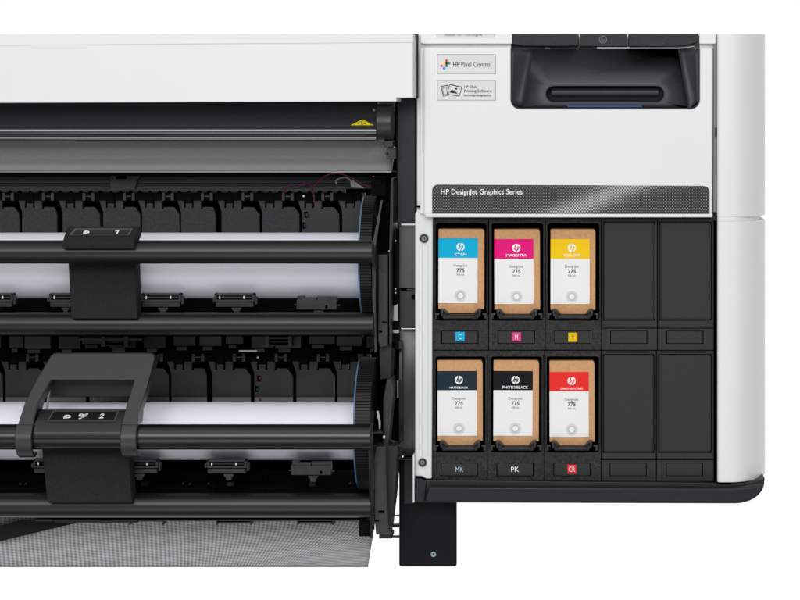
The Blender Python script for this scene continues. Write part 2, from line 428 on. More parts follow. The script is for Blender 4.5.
# ---- guide flaps (two hinged rows)
def flap_outline(g, gw, top, sc, bottom):
    r = lambda dx, dy: (g+dx*sc, top+dy*sc)
    return [(g+2, bottom), (g+2, top+15*sc), r(-3, 0), r(5, 0), r(5, 11), r(6.5, 11), r(6.5, 6), r(13, 6), r(13, 11), r(14.5, 11), r(14.5, 0),
            r(22, 0), r(22, 12), r(23.6, 12), r(23.6, 10), r(34, 10), (g+39.2*sc-(gw-2)*1.5, top+17*sc), (g+39.6*sc-(gw-2)*1.5, bottom)]
gaps1 = [(-140, 2), (-100, 4), (-60, 2), (-20, 2), (20, 2), (60.5, 3.6), (101, 1.8), (140, 2), (179, 2), (219.5, 3.8), (260, 1.6), (299.5, 2), (340, 2)]
for i, (g, wd) in enumerate(gaps1):
    nw = gaps1[i+1][1] if i+1 < len(gaps1) else 2
    dark = i >= 11
    o = MB().flat(flap_outline(g, nw, 197, 1.0, 247), 92 if not dark else 93, 98).build('guide_flap', 'flap_dark' if dark else 'flap_grey', PR, 0.5)
gaps2 = [(-162, 2), (-121, 2), (-80, 2), (-38, 2), (3.3, 2), (45, 2), (87, 2), (128, 2), (169, 2), (210, 4), (252, 2), (294, 2), (335, 2.4)]
for i, (g, wd) in enumerate(gaps2):
    nw = gaps2[i+1][1] if i+1 < len(gaps2) else 2
    o = MB().flat(flap_outline(g, nw, 358, 1.04, 412), 86, 92).build('guide_flap', 'flap_dark', PR, 0.5)
    if i > 0:
        MB().ext([(84.8, 396), (83.6, 398), (83.6, 411), (86.0, 411), (86.0, 396)], g+2.4, g+39.6*1.04-(nw-2)*1.5, yref=84).build('flap_foot', 'mech_black', PR, 0.4)
# hinge strips, clips and pins
def hinges(gaps, top, sc, depth, name):
    mb = MB(); mb.box(XL, 362, top-3.6, top+4, depth+1, depth+14)
    for g, _ in gaps:
        for q in range(-2, 5):
            x = g+q*9.8*sc
            mb.flat([(x-3, top-3.4), (x, top-6.2), (x+3, top-3.4)], depth+0.8, depth+3)
        mb.box(g+6*sc, g+13*sc, top-1, top+6, depth-1, depth+2)
    mb.build(name, 'deep_black', PR)
    for g, _ in gaps:
        m = MB(); m.box(g+21.6*sc, g+25*sc, top-4, top+4.4, depth-4, depth+5); m.box(g+30.4*sc, g+34*sc, top-4, top+4.4, depth-4, depth+5)
        h = m.build('hinge_clip', 'mech_grey', PR, 0.7)
        MB().cylx(g+25*sc, g+30.4*sc, top-0.2, depth-1, 0.8, 10).build('hinge_pin', 'screw_grey', h)
hinges(gaps1, 196.5, 1.0, 90, 'hinge_strip')
hinges(gaps2, 357.5, 1.04, 84, 'hinge_strip')
# the lower bay's ragged machinery just under the second tube
mb = MB(); mb2 = MB()
x = XL+5
rr = random.Random(5)
while x < 368:
    wd = rr.choice((14, 18, 22, 26)); z0 = 336; z1 = 336+rr.choice((8, 10, 12, 13))
    (mb if rr.random() < .55 else mb2).box(x, x+wd, z0, z1, 58+rr.random()*8, 76)
    (mb2 if rr.random() < .5 else mb).box(x+3, x+wd*0.6, z1+0.3, z1+4.5, 66+rr.random()*6, 80)
    x += wd+rr.choice((1.5, 4, 8))
mb.build_each('drive_housing', 'mech_black', PR, 0.5); mb2.build_each('drive_block', 'mech_grey', PR, 0.5)
for x0, x1 in ((265, 292), (101, 128)):
    m = MB(); m.box(x0, x0+4, 336, 347, 44, 58); m.box(x1-4, x1, 336, 347, 44, 58); m.box(x0, x1, 337, 339, 46, 56); m.box(x0+3, x1-3, 344.5, 346, 46, 56)
    m.build('roller_frame', 'mech_grey', PR, 0.5)
    MB().cylx(x0+4, x1-4, 342, 54, 3.0, 20).build('idle_roller', 'mech_black', PR)
MB().box(239, 257, 350.2, 351.6, 50, 54).build('label_clip', 'steel_bright', PR)
MB().box(76, 142, 338, 341, 46, 56).build('grey_rib', 'mech_grey', PR, 0.5)

# ---- front tubes
def tube(py, y, r, x1, m='tube_black'):
    return MB().cylx(XL, x1, py, y, r, 72).build('guide_tube', m, PR, 0.6)
tube(252.6, -38, 11.8, 372)
tube(324.8, -16, 11.6, 373)
tube(438.6, -72, 12.7, 370, 'tube_gloss')
tube(507.2, -40, 12.2, 371)
# tube ends / side plates
def plate(pts, y0, y1, m, name, b=0.6): return MB().flat(pts, y0, y1).build(name, m, PR, b)

# ---- roll bay side plates, upper bay
MB().prism([(380.5, 200, 20), (383, 200, 20), (379.5, 222, 0), (376, 246, -22), (375.5, 300, -24), (377, 352, 0), (374.5, 353, 0), (372.5, 300, -24), (372, 246, -22), (376.5, 222, 0)], 2.2).build('side_rib', 'mech_black', PR, 0.5)
mb = MB(); mb.box(374, 399, 174, 352, 60, 90); mb.box(383, 398, 172, 200, 52, 70); mb.build_each('side_wall', 'deep_black', PR, 0.6)
mb = MB(); mb.box(371, 386, 177, 196, 40, 60); mb.disc(378.5, 182, 4, 38, 4, 20); mb.build('motor_mount', 'deep_black', PR, 0.8)
mb = MB(); mb.flat([(377.6, 254.5), (388, 254.5), (388, 346), (379.5, 348), (377.6, 340)], -2, 50)
o = mb.build('bay_housing', 'mech_grey', PR, 1.2)
mb = MB(); mb.flat([(380, 272), (386.6, 272), (386.6, 321), (382, 321), (382, 331), (380, 331)], -2.6, 2); mb.build('housing_inset', 'mech_grey', o, 0.4)
mb = MB(); mb.box(382.2, 387.6, 321.6, 323, -3.2, 0); mb.box(379, 382, 331, 332.6, -3.2, 0); mb.build_each('housing_slot', 'void_black', o)
mb = MB(); mb.flat([(391, 178), (393.4, 178), (393.4, 224), (391.6, 250), (392, 343), (389, 346), (388.6, 255), (389.5, 225)], 0, 50); mb.build('side_rail', 'mech_black', PR, 0.6)
mb = MB(); mb.box(394.2, 398.2, 230, 350, 20, 60); mb.build('latch_rail', 'deep_black', PR, 0.4)
mb = MB()
for z in (241, 251, 289, 293): mb.disc(395.5 if z != 251 else 389, z, 0.9, -2, 4, 10)
mb.flat([(393.5, 306), (398, 304), (398, 321), (393, 321)], 14, 20); mb.box(393, 399, 330, 333, 12, 20)
mb.box(397, 398.4, 381, 398, 10, 30)
mb.build_each('latch_plate', 'steel_bright', PR, 0.3)
# cover post in dark plum
mb = MB(); mb.box(396.5, 416.5, 97.9, 224, 22, 60); post = mb.build('corner_post', 'dark_plum', PR, 2.2, 3)
MB().box(412.6, 418, 34, 98, 2, 40).build('post_upper', 'plum_black', PR, 0.5)
# grey inner sheet between bays and cabinet
mb = MB(); mb.ext([(36, 226.5), (34, 250), (31, 288.6), (60, 288.6), (60, 224.6)], 399, 416, yref=34); mb.build('inner_sheet', 'side_sheet', PR, 0.4)
mb = MB(); mb.box(399.5, 416, 289.6, 327.5, 32, 60); mb.build('inner_sheet', 'mech_grey', PR, 0.4)
m2 = MB(); m2.box(406.5, 415, 289.1, 289.8, 29, 33); m2.box(402, 415, 327.6, 328.4, 29, 33); m2.build_each('sheet_edge', 'side_sheet', PR)
m2 = MB(); m2.box(400.5, 406.5, 288, 290.8, 28, 33); m2.disc(414, 297, 2.5, 29, 4); m2.build_each('sheet_slot', 'void_black', PR)
mb = MB(); mb.ext([(41, 329), (36, 350), (31, 385), (34, 430), (40, 456), (70, 456), (70, 329)], 399, 415.5, yref=34); mb.build('inner_sheet', 'side_sheet', PR, 0.4)
mb = MB(); mb.box(401.6, 402.4, 345, 440, 22, 34); mb.box(398.6, 402, 341, 349, 24, 34); mb.build_each('sheet_seam', 'mech_black', PR)

# ---- upper cables
def twist(pts, n=60, r=0.55, amp=1.0, turns=9):
    P = [Vector(p) for p in pts]
    def at(t):
        s_ = t*(len(P)-1); k = min(int(s_), len(P)-2); f = s_-k
        p0 = P[max(k-1, 0)]; p1 = P[k]; p2 = P[k+1]; p3 = P[min(k+2, len(P)-1)]
        return 0.5*((2*p1)+(-p0+p2)*f+(2*p0-5*p1+4*p2-p3)*f*f+(-p0+3*p1-3*p2+p3)*f**3)
    out = []
    for ph in (0, math.pi):
        l = []
        for i in range(n+1):
            t = i/n; c = at(t); a = turns*2*math.pi*t+ph
            l.append((c.x+amp*0.5*math.cos(a), c.y+amp*math.sin(a), c.z+amp*math.cos(a)))
        out.append(l)
    return out, [tuple(at(i/n)) for i in range(n+1)]
(a, b), _ = twist([(284, 191, 60), (289, 186.5, 60), (296, 185, 58), (302, 185.4, 58), (307, 182.6, 57), (311, 185.5, 57), (312.5, 190, 56), (314, 196, 56), (314, 202, 58)], 90, turns=4.5)
MB().tube(a, 0.62, 6).build('sensor_cable', 'wire_red', PR); MB().tube(b, 0.62, 6).build('sensor_cable', 'wire_blue', PR)
_, c1 = twist([(312, 188.5, 56), (320, 180, 54), (329, 174.6, 52), (338, 173.6, 52), (347, 176, 52), (356, 180.6, 52), (364, 185.4, 52), (371, 185.8, 50)], 50)
MB().tube(c1, 0.5, 6).build('sensor_cable', 'wire_red', PR)
_, c2 = twist([(337, 184, 52), (336, 181, 52), (340, 178.4, 50), (346, 177.6, 50), (350, 180, 50), (352, 183, 50)], 30)
o = MB().tube(c2, 0.8, 6).build('sensor_cable', 'wire_grey', PR)
MB().flat([(350, 182), (353, 180), (365, 188.5), (351, 187.5)], 50, 52).build('cable_sleeve', 'wire_grey', PR, 0.5)
# little sensors on the dark flaps
for (x, z, c) in ((306.5, 214.5, 'wire_blue'), (304.5, 225.5, 'wire_blue'), (307.5, 215.5, 'wire_red')):
    MB().box(x-0.7, x+0.7, z-1.8, z+1.8, 89, 93).build('wire_loop', c, PR, 0.2)
for (x, z, c) in ((259.8, 378.5, 'wire_red'), (257.4, 389, 'wire_blue'), (259.8, 399.5, 'wire_red')):
    MB().box(x-0.9, x+0.9, z-1.4, z+1.4, 82.5, 87).build('wire_loop', c, PR, 0.2)
for (x, z, d) in ((306, 214.5, 91.5), (304, 225.5, 91.5), (258.8, 378.5, 85.4), (257, 389, 85.4), (258.8, 399.5, 85.4)):
    MB().box(x-1.6, x+1.4, z-3, z+3, d-0.4, d+1).build('wire_window', 'void_black', PR)
MB().disc(303.6, 196, 1.1, 88, 5, 12).build('pin', 'print_white', PR)
MB().disc(257.8, 357.5, 1.0, 80, 5, 12).build('pin', 'print_white', PR)

# ---- pinch rollers pressing on the paper rolls from below
def pinch(x, z, wd, y, kind=0):
    m = MB()
    if kind == 0:
        m.box(x, x+wd, z, z+2.0, y, y+12); m.box(x, x+wd, z+6.2, z+8.2, y-1, y+11); m.box(x, x+2.4, z, z+8.2, y, y+12); m.box(x+wd-2.6, x+wd, z, z+8.2, y, y+12)
        m.box(x+1, x+wd-1, z+8.8, z+13.5, y+2, y+12); m.box(x+wd, x+wd+2.6, z+3, z+11, y+2, y+9); m.box(x-2, x, z+4, z+8, y+2, y+8)
    else:
        m.box(x, x+wd, z+4.2, z+13.5, y-2, y+10); m.box(x+1, x+wd*0.2, z, z+5, y, y+9); m.box(x+wd*0.52, x+wd, z+0.6, z+5, y, y+9); m.box(x+wd*0.1, x+wd*0.5, z+1.6, z+5, y-1, y+7)
        m.cylx(x-2.4, x, z+9, y+3, 1, 10); m.cylx(x+wd, x+wd+3.6, z+9.6, y+3, 1, 10)
    o = m.build('pinch_roller', 'mech_grey', PR, 0.5)
    if kind == 0:
        MB().cylx(x+2.6, x+wd-2.8, z+4.2, y+5, 2.0, 16).build('roller', 'mech_black', o)
        MB().box(x+4.6, x+5.8, z+2.6, z+5.4, y+0.5, y+2).build('roller_glint', 'print_white', o)  # white chips standing in for light glinting off the roller
        MB().box(x+wd*0.72, x+wd*0.72+1.4, z+2.6, z+5.2, y+0.5, y+2).build('roller_glint', 'print_white', o)
    else:
        MB().box(x+wd*0.72, x+wd*0.72+2.2, z+9.2, z+12.4, y-2.6, y).build('roller_slot', 'void_black', o)
    MB().flat([(x+wd*0.42, z+14), (x+wd*0.68, z+14), (x+wd*0.66, z+17), (x+wd*0.62, z+17), (x+wd*0.62, z+20.5), (x+wd*0.48, z+20.5), (x+wd*0.48, z+17), (x+wd*0.44, z+17)], y+3, y+12).build('roller_arm', 'mech_grey', o, 0.3)
    return o
for x, kd in ((-140, 0), (-86, 0), (-27, 0), (49, 0), (141, 0), (214.5, 0)): pinch(x, 293.5, 40 if x > 100 or x < -20 else 30, 2, kd)
pinch(296.5, 296, 40, 2, 1)
for x, z, wd, kd in ((-122, 459.5, 40, 0), (-52, 459.5, 40, 0), (33, 459.5, 30, 0), (116, 460, 42, 0), (206.5, 460, 40, 0)): pinch(x, z, wd, -30, kd)
pinch(291, 461.5, 40, -30, 1)
# small feet and marks on the dark lower cradle
m = MB()
for x in (208.5, 349.5, 20, 26, 183, 190): m.disc(x, 484, 1.2, 27, 6, 12)
for x in (227, 309, 141): m.box(x, x+6.5, 482.5, 486.5, 24, 34)
m.build_each('cradle_rivet', 'mech_grey', PR)
for x0 in (212, 262, 292, 175): MB().prism([(x0, 497, -2), (x0+4, 466, 40), (x0+5, 466, 40), (x0+1, 497, -2)], 3).build('cradle_rib', 'deep_black', PR)

# ---- roll 1 tab and strap
mb = MB().ext([(-56, 249), (-57, 244.6), (-52, 237.5), (-34, 226.5), (-20, 226.5), (-20, 236), (-44, 249)], 63, 134.5, yref=-54)
t1 = mb.build('roll_tab', 'strap_black', PR, 1.2, 3)
def on(y0, z0, y1, z1, px, py, lift=0.5):     # a point on a sloped face given by its lower / upper edge
    return (px, py, y0+(y1-y0)*(z0-py)/(z0-z1)-lift)
f1 = lambda px, py, l=0.5: on(-52, 237.5, -34, 226.5, px, py, l)
MB().prism([f1(69, 235.2, .9), f1(75, 228.4, .9), f1(133, 228.4, .9), f1(129, 235.2, .9)], 1.2).build('screen_rim', 'rim_grey', t1)
scr = MB().prism([f1(71.6, 234.6, 1.2), f1(76.6, 229.2, 1.2), f1(131, 229.2, 1.2), f1(127.4, 234.6, 1.2)], 1.2).build('tab_screen', 'screen_black', t1)
def roll_icon(m, px, py, f, s=1.0):
    n = 20; pts = [f(px+3.1*s*math.cos(2*math.pi*i/n), py+1.5*s*math.sin(2*math.pi*i/n), 1.6) for i in range(n)]
    inn = [f(px+0.4*s+1.0*s*math.cos(2*math.pi*i/n), py+0.5*s*math.sin(2*math.pi*i/n), 1.6) for i in range(n)]
    o = [m.bm.verts.new(W(*p)) for p in pts]; q = [m.bm.verts.new(W(*p)) for p in inn]
    for i in range(n): m.bm.faces.new((o[i], o[(i+1) % n], q[(i+1) % n], q[i]))
    m.prism([f(px-3.6*s, py+1.7*s, 1.6), f(px-3.4*s, py+0.2*s, 1.6), f(px-1.5*s, py+0.9*s, 1.6), f(px-0.5*s, py+1.7*s, 1.6)], 0.1)
m = MB(); roll_icon(m, 86.5, 232, f1, 0.95)
m.prism([f1(116, 234, 1.7), f1(117.3, 234, 1.7), f1(119.4, 230, 1.7), f1(115.4, 230.4, 1.7), f1(115.2, 231.2, 1.7), f1(117.3, 231, 1.7)], 0.1)
m.build_each('screen_print', 'print_white', t1)
mb = MB().prism([(68.2, 262, -12), (135.6, 262, -12), (137.2, 318.8, -33), (72.6, 318.8, -33), (71, 317, -32.3)], 24)
mb.build('roll_strap', 'strap_black', PR, 1.5, 3)

# ---- roll 2 handle (loop) with its tab
f2z = lambda py: -42+(-84+42)*(py-353)/(425-353)    # depth of the leaning plate
hp = lambda x, z: (x, z, f2z(z))
mb = MB()
# one loop: top band + two arms, as a plate with a window
outer = [(56, 353), (150, 353), (153.5, 354), (155, 357), (147.5, 385), (138.5, 412), (137.5, 425), (121, 425), (126.5, 405), (134, 380),
         (51, 380), (38, 404), (33, 425), (17.5, 425), (24, 405), (36, 380), (50.5, 356), (53, 353.6)]
mb.prism([hp(*p) for p in outer], 7)
hd = mb.build('roll_handle', 'handle_grey', PR, 1.4, 3)
for (a0, a1, b0, b1) in ((17.5, 33, 16, 32.5), (121, 137.5, 121, 137)):
    m = MB(); n = 14; pts = []
    yc, r = -72, 18.5
    # hook that closes over the tube's front
    prof = [(-84, 424.5), (-90.5, 434), (-91.5, 442), (-89, 450), (-83, 455.5), (-74, 457.5), (-66, 455), (-66, 451), (-74, 453.2), (-82, 450.5), (-86, 445), (-87, 438), (-84, 430), (-62, 424.5)]
    m.ext(prof, b0, b1, yref=-86); m.build('handle_hook', 'handle_grey', hd, 1.0)
MB().prism([hp(134, 380), hp(137.8, 425), (137.8, 425, -56), (142, 380, f2z(380)+28)], 0.1) if False else None
# thick right and left flanges of the arms, inner wall of the loop
def flange(pts, name='handle_flange', m='handle_grey'):
    MB().prism(pts, 27).build(name, m, hd, 0.6)
flange([hp(155, 357), hp(147.5, 385), hp(138.5, 412), hp(137.6, 425), hp(135.4, 425), hp(136.2, 412), hp(145, 385), hp(152.6, 357)])
flange([hp(51.2, 380.2), hp(38.2, 404), hp(33.2, 425), hp(31, 425), hp(36, 404), hp(48.6, 380.2)], m='mech_black')
MB().ext([(-24, 379), (-24, 396.5), (-21, 396.5), (-21, 379)], 50.5, 133, yref=-24).build('handle_back', 'mech_grey', hd, 0.4)
MB().prism([(49.6, 381, -30), (51.4, 381, -30), (47.6, 409, -34), (45.6, 409, -34)], 3).build('handle_edge', 'steel_sheet', hd)
mb = MB().ext([(-88, 436), (-88.4, 432.6), (-80, 421.6), (-58, 409.4), (-44, 409.4), (-44, 424), (-80, 436)], 33.5, 121, yref=-86)
t2 = mb.build('roll_tab', 'handle_grey', PR, 1.2, 3)
MB().ext([(-87.5, 433.6), (-87.5, 438.4), (-80, 438.4), (-80, 433.6)], 33.5, 121, yref=-87).build('tab_seam', 'mech_black', t2, 0.4)
f2 = lambda px, py, l=0.5: on(-80, 421.6, -58, 409.4, px, py, l)
MB().prism([f2(47, 421.3, .9), f2(53, 410.6, .9), f2(119, 410.6, .9), f2(115, 421.3, .9)], 1.2).build('screen_rim', 'rim_grey', t2)
MB().prism([f2(48.8, 420.5, 1.2), f2(54, 411.6, 1.2), f2(117, 411.6, 1.2), f2(113.4, 420.5, 1.2)], 1.2).build('tab_screen', 'screen_black', t2)
m = MB(); roll_icon(m, 67.5, 416.5, f2, 1.15)
k2 = 22/12.2
m2_ = lambda pts, r: m.tube([f2(a, b, 1.8) for a, b in pts], r, 6)
roll_icon(m, 81.5, 415, f2, 0.85); m2_([(78.8, 418.6), (81, 418.4), (82.6, 416.4), (85.5, 414.2), (88, 413.6)], 0.45); m2_([(83, 417.6), (85.6, 416), (87.6, 414.2)], 0.45)
p = f2(0, 418.2, 1.8); add_text(m, '2', 98.6, 104.2, 418.2, 4.4, p[2], bold=0.03, shear=0.3, slope=k2)
m.build_each('screen_print', 'print_white', t2)
mb = MB().prism([(41.6, 447, -50), (128.2, 447, -50), (132, 503, -60), (48.6, 503, -60), (47, 501.4, -59.7)], 24)
mb.build('roll_strap', 'strap_black', PR, 1.5, 3)

# ---- lower bay side plates
MB().prism([(369.5, 423, -70), (371.8, 425, -72), (372.2, 500, -52), (372.2, 538, -40), (369.8, 538, -40), (369.4, 500, -52), (368.4, 452, -72)], 14).build('side_rib', 'mech_grey', PR, 0.6)
mb = MB(); mb.flat([(373.5, 460), (375.5, 446.5), (386, 446.5), (386.8, 500), (388.6, 533), (376, 535), (374.6, 520)], -45, 0)
o = mb.build('bay_housing', 'mech_grey', PR, 1.2)
m = MB(); m.flat([(376, 462), (383.6, 462), (384.2, 511), (378.4, 511), (378.4, 524), (376.8, 524)], -45.7, -43); m.build('housing_inset', 'mech_grey', o, 0.4)
m = MB(); m.box(378.6, 384.4, 510.6, 512.4, -46.2, -44); m.box(374.8, 379, 520, 521.4, -46.2, -44); m.build_each('housing_slot', 'void_black', o)
mb = MB(); mb.flat([(387, 446), (396, 446), (396.5, 470), (394, 500), (390, 532), (389.2, 533), (387.4, 500)], -30, 10); mb.build('side_rail', 'mech_black', PR, 0.8)
mb = MB(); mb.flat([(372, 352), (399, 352), (399, 458), (387, 458), (387, 446), (381, 446), (381, 408), (372, 408)], 60, 100); mb.build_each('side_wall', 'deep_black', PR)
mb = MB(); mb.flat([(383, 400), (386.5, 380), (391, 379), (393, 388), (387.5, 446), (383, 446)], -20, 20); mb.build('hook_plate', 'mech_grey', PR, 0.8)
mb = MB(); mb.flat([(391.6, 381), (393.2, 390), (388, 444), (386.4, 444)], -21, -18); mb.build('hook_edge', 'side_sheet', PR)
mb = MB(); mb.flat([(379, 343), (392, 343), (391, 378), (380, 380)], 10, 50); mb.build('hook_arm', 'mech_black', PR, 0.6)
mb = MB(); mb.box(372.6, 383, 432, 433.6, -20, 0); mb.box(373, 383, 445.4, 446.6, -30, 0); mb.build_each('brace', 'side_sheet', PR, 0.3)
mb = MB(); mb.flat([(376.6, 411), (378.6, 411), (380.8, 422), (380.4, 429.2), (379, 429), (378.4, 420), (376.8, 416)], -6, -4); mb.box(383, 385, 436, 438.6, -24, -20)
mb.build_each('white_sliver', 'print_white', PR, 0.2)  # small white pieces added beside the hook plate
mb = MB(); mb.tube([(396.4, 446, 0), (397.6, 452, 0), (396, 458, 0), (396.6, 470, 0), (395, 490, 0), (393, 512, 0)], 0.6, 6); mb.build('spring_wire', 'steel_bright', PR)
mb = MB(); mb.flat([(390, 441), (393, 443), (393, 447), (402, 447), (402, 441), (399, 444), (395, 444)], -10, 6); mb.box(388, 402, 447, 448, -8, 4); mb.box(390, 394, 457, 459.5, -8, 4); mb.box(398, 401, 456.5, 459.8, -8, 4); mb.build_each('latch_claw', 'mech_black', PR, 0.3)
mb = MB(); mb.box(391.6, 400, 515.2, 516.4, 20, 24); mb.box(391.6, 400, 524.4, 527.6, 20, 26); mb.box(391.6, 400, 535.8, 537.6, 20, 24); mb.box(390.8, 392, 524, 538.4, 18, 26); mb.box(379, 391.5, 534.6, 538.6, -10, 20)
mb.build_each('stand_clip', 'mech_black', PR, 0.3)
mb = MB(); mb.flat([(358, 523), (360, 520), (371, 521), (371, 536.6), (359, 536.6)], -30, 10); mb.build('felt_block', 'deep_black', PR, 1.0)

# =============================================================== CABINET on the right
# upper fixed panel above the door seam, door below
mb = MB().flat([(420.5, 34), (512, 34), (512, 43.8), (424, 43.8), (420.5, 43)], 2, 60); mb.build('upper_panel', 'white_shell', PR, 0.8)
mb = MB().flat([(699.4, 34), (715.6, 34), (715.6, 43.8), (699.4, 43.8)], 2, 60); mb.build('upper_panel', 'white_shell', PR, 0.8)
MB().box(418, 716, 34.1, 220, 30, 62).build('cabinet_frame', 'white_strip', PR)
MB().box(416.8, 424.6, 34.2, 216, 9, 28).build('door_jamb', 'white_strip', PR, 1.6, 3)
# door: plate with an opening for the scoop
inner = rrect(511.2, 699.4, 30, 108.8, 9, 6, (0, 0, 1, 1))
def door():
    m = MB()
    pts = [(423.6, 47.4), (511.2, 47.4)]
    # outline of the door front with the notch for the scoop cut into its top edge
    arcL = [(511.2+9-9*math.cos(math.radians(a)), 99.8+9*math.sin(math.radians(a))) for a in range(0, 91, 15)]
    arcR = [(699.4-9+9*math.sin(math.radians(a)), 99.8+9*math.cos(math.radians(a))) for a in range(0, 91, 15)]
    pts += arcL+arcR+[(699.4, 48.4), (713, 48.4), (712.6, 216.6), (423.6, 215.6)]
    m.flat(pts, 0, 22)
    return m.build('cabinet_door', 'white_shell', PR, 2.0, 4)
dr = door()
MB().box(425.2, 712.6, 213.9, 217.4, -4, 3.5).build('door_lip', 'white_shell', dr, 1.0, 3)
MB().box(420.0, 430, 48, 214, 2.6, 20).build('door_edge', 'white_strip', dr, 1.3, 3)
m = MB(); m.box(422.6, 423.1, 56, 153.5, 2.2, 4.4); m.build('door_groove', 'sticker_edge', dr)
# black scoop: dark rim, sloped facets, pill-shaped grip
LT, RT, LB, RB = (512.6, 49.4), (698, 49.4), (512.6, 107.4), (698, 107.4)
m = MB()
m.flat([(510.6, 49.0)]+[(511.8+8.4-8.4*math.cos(math.radians(a)), 100+8.4*math.sin(math.radians(a))) for a in range(0, 91, 15)]
       + [(698.8-8.4+8.4*math.sin(math.radians(a)), 100+8.4*math.cos(math.radians(a))) for a in range(0, 91, 15)]+[(698.8, 49.0)], 24, 29)
m.build('grip_backing', 'plum_black', PR)
iy = lambda z: 12-9*(z-49.4)/(108-49.4)
pill = []
for i in range(13): a = math.radians(90+180*i/12); pill.append((554+9.2*math.cos(a), 94-9.2*math.sin(a)))
for i in range(13): a = math.radians(-90+180*i/12); pill.append((656+9.2*math.cos(a), 94-9.2*math.sin(a)))
sc = MB()
bl = [(514, 104.8), (519, 107.8)]
quadO = []
ix0, ix1 = 530.0, 683.0
def side(x_top, x_bot, z): return x_top+(x_bot-x_top)*(z-49.4)/(107.6-49.4)
# central face ring around the pill: outer loop follows the trapezoid
cxp, czp = 605, 94
outer = []
for (x, z) in pill:
    dx, dz = x-cxp, z-czp
    best = None
    for t_ in [k*0.02 for k in range(50, 4000)]:
        X, Z = cxp+dx*t_, czp+dz*t_
        if Z <= 49.4 or Z >= 107.6 or X <= side(534, 523, Z) or X >= side(678, 688, Z): best = (X, Z); break
    outer.append(best)
for q in ((534, 49.4), (678, 49.4), (688, 107.6), (523, 107.6)):
    k = min(range(len(outer)), key=lambda i: (outer[i][0]-q[0])**2+(outer[i][1]-q[1])**2); outer[k] = q
V = lambda x, z, dy=0: sc.bm.verts.new(W(x, z, iy(z)+dy))
ov = [V(*p) for p in outer]
def loop_of(sc_, dy):
    out = []
    for (x, z) in pill:
        ccx = 554 if x < 605 else 656
        out.append(V(ccx+(x-ccx)*sc_, 94+(z-94)*sc_, dy))
    return out
loops = [ov, loop_of(1.0, 0), loop_of(0.97, -1.0), loop_of(0.90, -1.0), loop_of(0.84, 1.0), loop_of(0.72, 9), loop_of(0.5, 11)]
n = len(pill)
for a_, b_ in zip(loops, loops[1:]):
    for k in range(n): sc.bm.faces.new((a_[k], a_[(k+1) % n], b_[(k+1) % n], b_[k]))
sc.bm.faces.new(loops[-1])
# side facets
def facet(pts): sc.bm.faces.new([sc.bm.verts.new(W(*p)) for p in pts])
zs_ = [49.4+(107.6-49.4)*i/8 for i in range(9)]
for sg, cols_ in ((1, ((511.8, 511.8), (515, 512.6), (526, 515.4), (530, 519), (534, 523))), (-1, ((698.6, 698.6), (695.4, 697.6), (686, 695.4), (682, 692), (678, 688)))):
    grid = []
    for j, z in enumerate(zs_):
        f = j/8; d = iy(z)
        row = [(cols_[c][0]+(cols_[c][1]-cols_[c][0])*f, z, dep) for c, dep in enumerate((1.0, 2.4 if d > 3.2 else 1.8, d*0.80+0.4, d*0.96+0.1, d))]
        if j == 8: row = [(min(max(r_[0], 519.0), 691.5), r_[1], r_[2]) for r_ in row]
        grid.append(row)
    for j in range(8):
        for c in range(4):
            q = [grid[j][c], grid[j][c+1], grid[j+1][c+1], grid[j+1][c]]
            if sg < 0: q = q[::-1]
            try: facet(q)
            except ValueError: pass
facet([(519, 107.6, iy(107.6)), (691.5, 107.6, iy(107.6)), (690, 108.9, 1.4), (521, 108.9, 1.4)])
bmesh.ops.remove_doubles(sc.bm, verts=sc.bm.verts[:], dist=0.02)
scoop = sc.build('grip_recess', 'scoop_plum', PR); scoop.data.set_sharp_from_angle(angle=math.radians(60))
sm = scoop.modifiers.new('thick', 'SOLIDIFY'); sm.thickness = 0.0012; sm.offset = -1
mb = MB(); mb.cylx(551, 659, 92.4, 14.5, 4.2, 24, yref=10); mb.build('grip_bar', 'scoop_plum', scoop, 1.0)
# rim line around the opening
rim = [(511.4, 49, 0.4)]+[(511.4+9-9*math.cos(math.radians(a)), 99.4+9*math.sin(math.radians(a)), 0.4) for a in range(0, 91, 15)]+[(699-9+9*math.sin(math.radians(a)), 99.4+9*math.cos(math.radians(a)), 0.4) for a in range(0, 91, 15)]+[(699, 49, 0.4)]
MB().tube(rim, 0.8, 6).build('grip_rim', 'plum_black', PR)
m = MB()
for i in range(41):
    for j in range(2): m.disc(567.6+i*1.82+0.9*j, 105.4+j*1.3, 0.55, iy(105.4+j*1.3)-0.4, 0.3, 8)
m.build('blue_dots', 'blue_dots', scoop)
# piece above the seam (lower edge of the display mount)
m = MB()
m.flat([(511.5, 34), (578.6, 34), (578.6, 46), (560, 46.4), (526, 46.2), (511.5, 44.4)], 8, 26); m.flat([(579.6, 34), (627.4, 34), (627.4, 46.6), (579.6, 46.6)], 12, 26)
m.flat([(628.4, 34), (698.6, 34), (698.6, 42), (692, 44.6), (678, 46.6), (628.4, 46.6)], 8, 26)
m.build('display_mount', 'dark_plum', PR, 1.0)
m = MB(); m.disc(603, 39.6, 4.0, 11.4, 1, 24, 3.2); add_text(m, 'hp', 600.6, 605.4, 41.2, 3.6, 11.4, shear=0.3); m.build('round_emblem', 'screw_grey', PR)
MB().flat([(597, 47.1), (660, 47.0), (686, 46.6), (694, 45.4), (694, 46.8), (680, 48.8), (597, 48.9)], 16, 28).build('seam_trim', 'white_shell', PR)
MB().flat([(512, 45.0), (530, 46.8), (598, 47.2), (598, 48.3), (512, 47.0)], 20, 28).build('seam_trim', 'side_sheet', PR)
m = MB(); m.box(545, 550, 47.4, 49.2, 14, 22); m.build('latch_tip', 'side_sheet', PR)

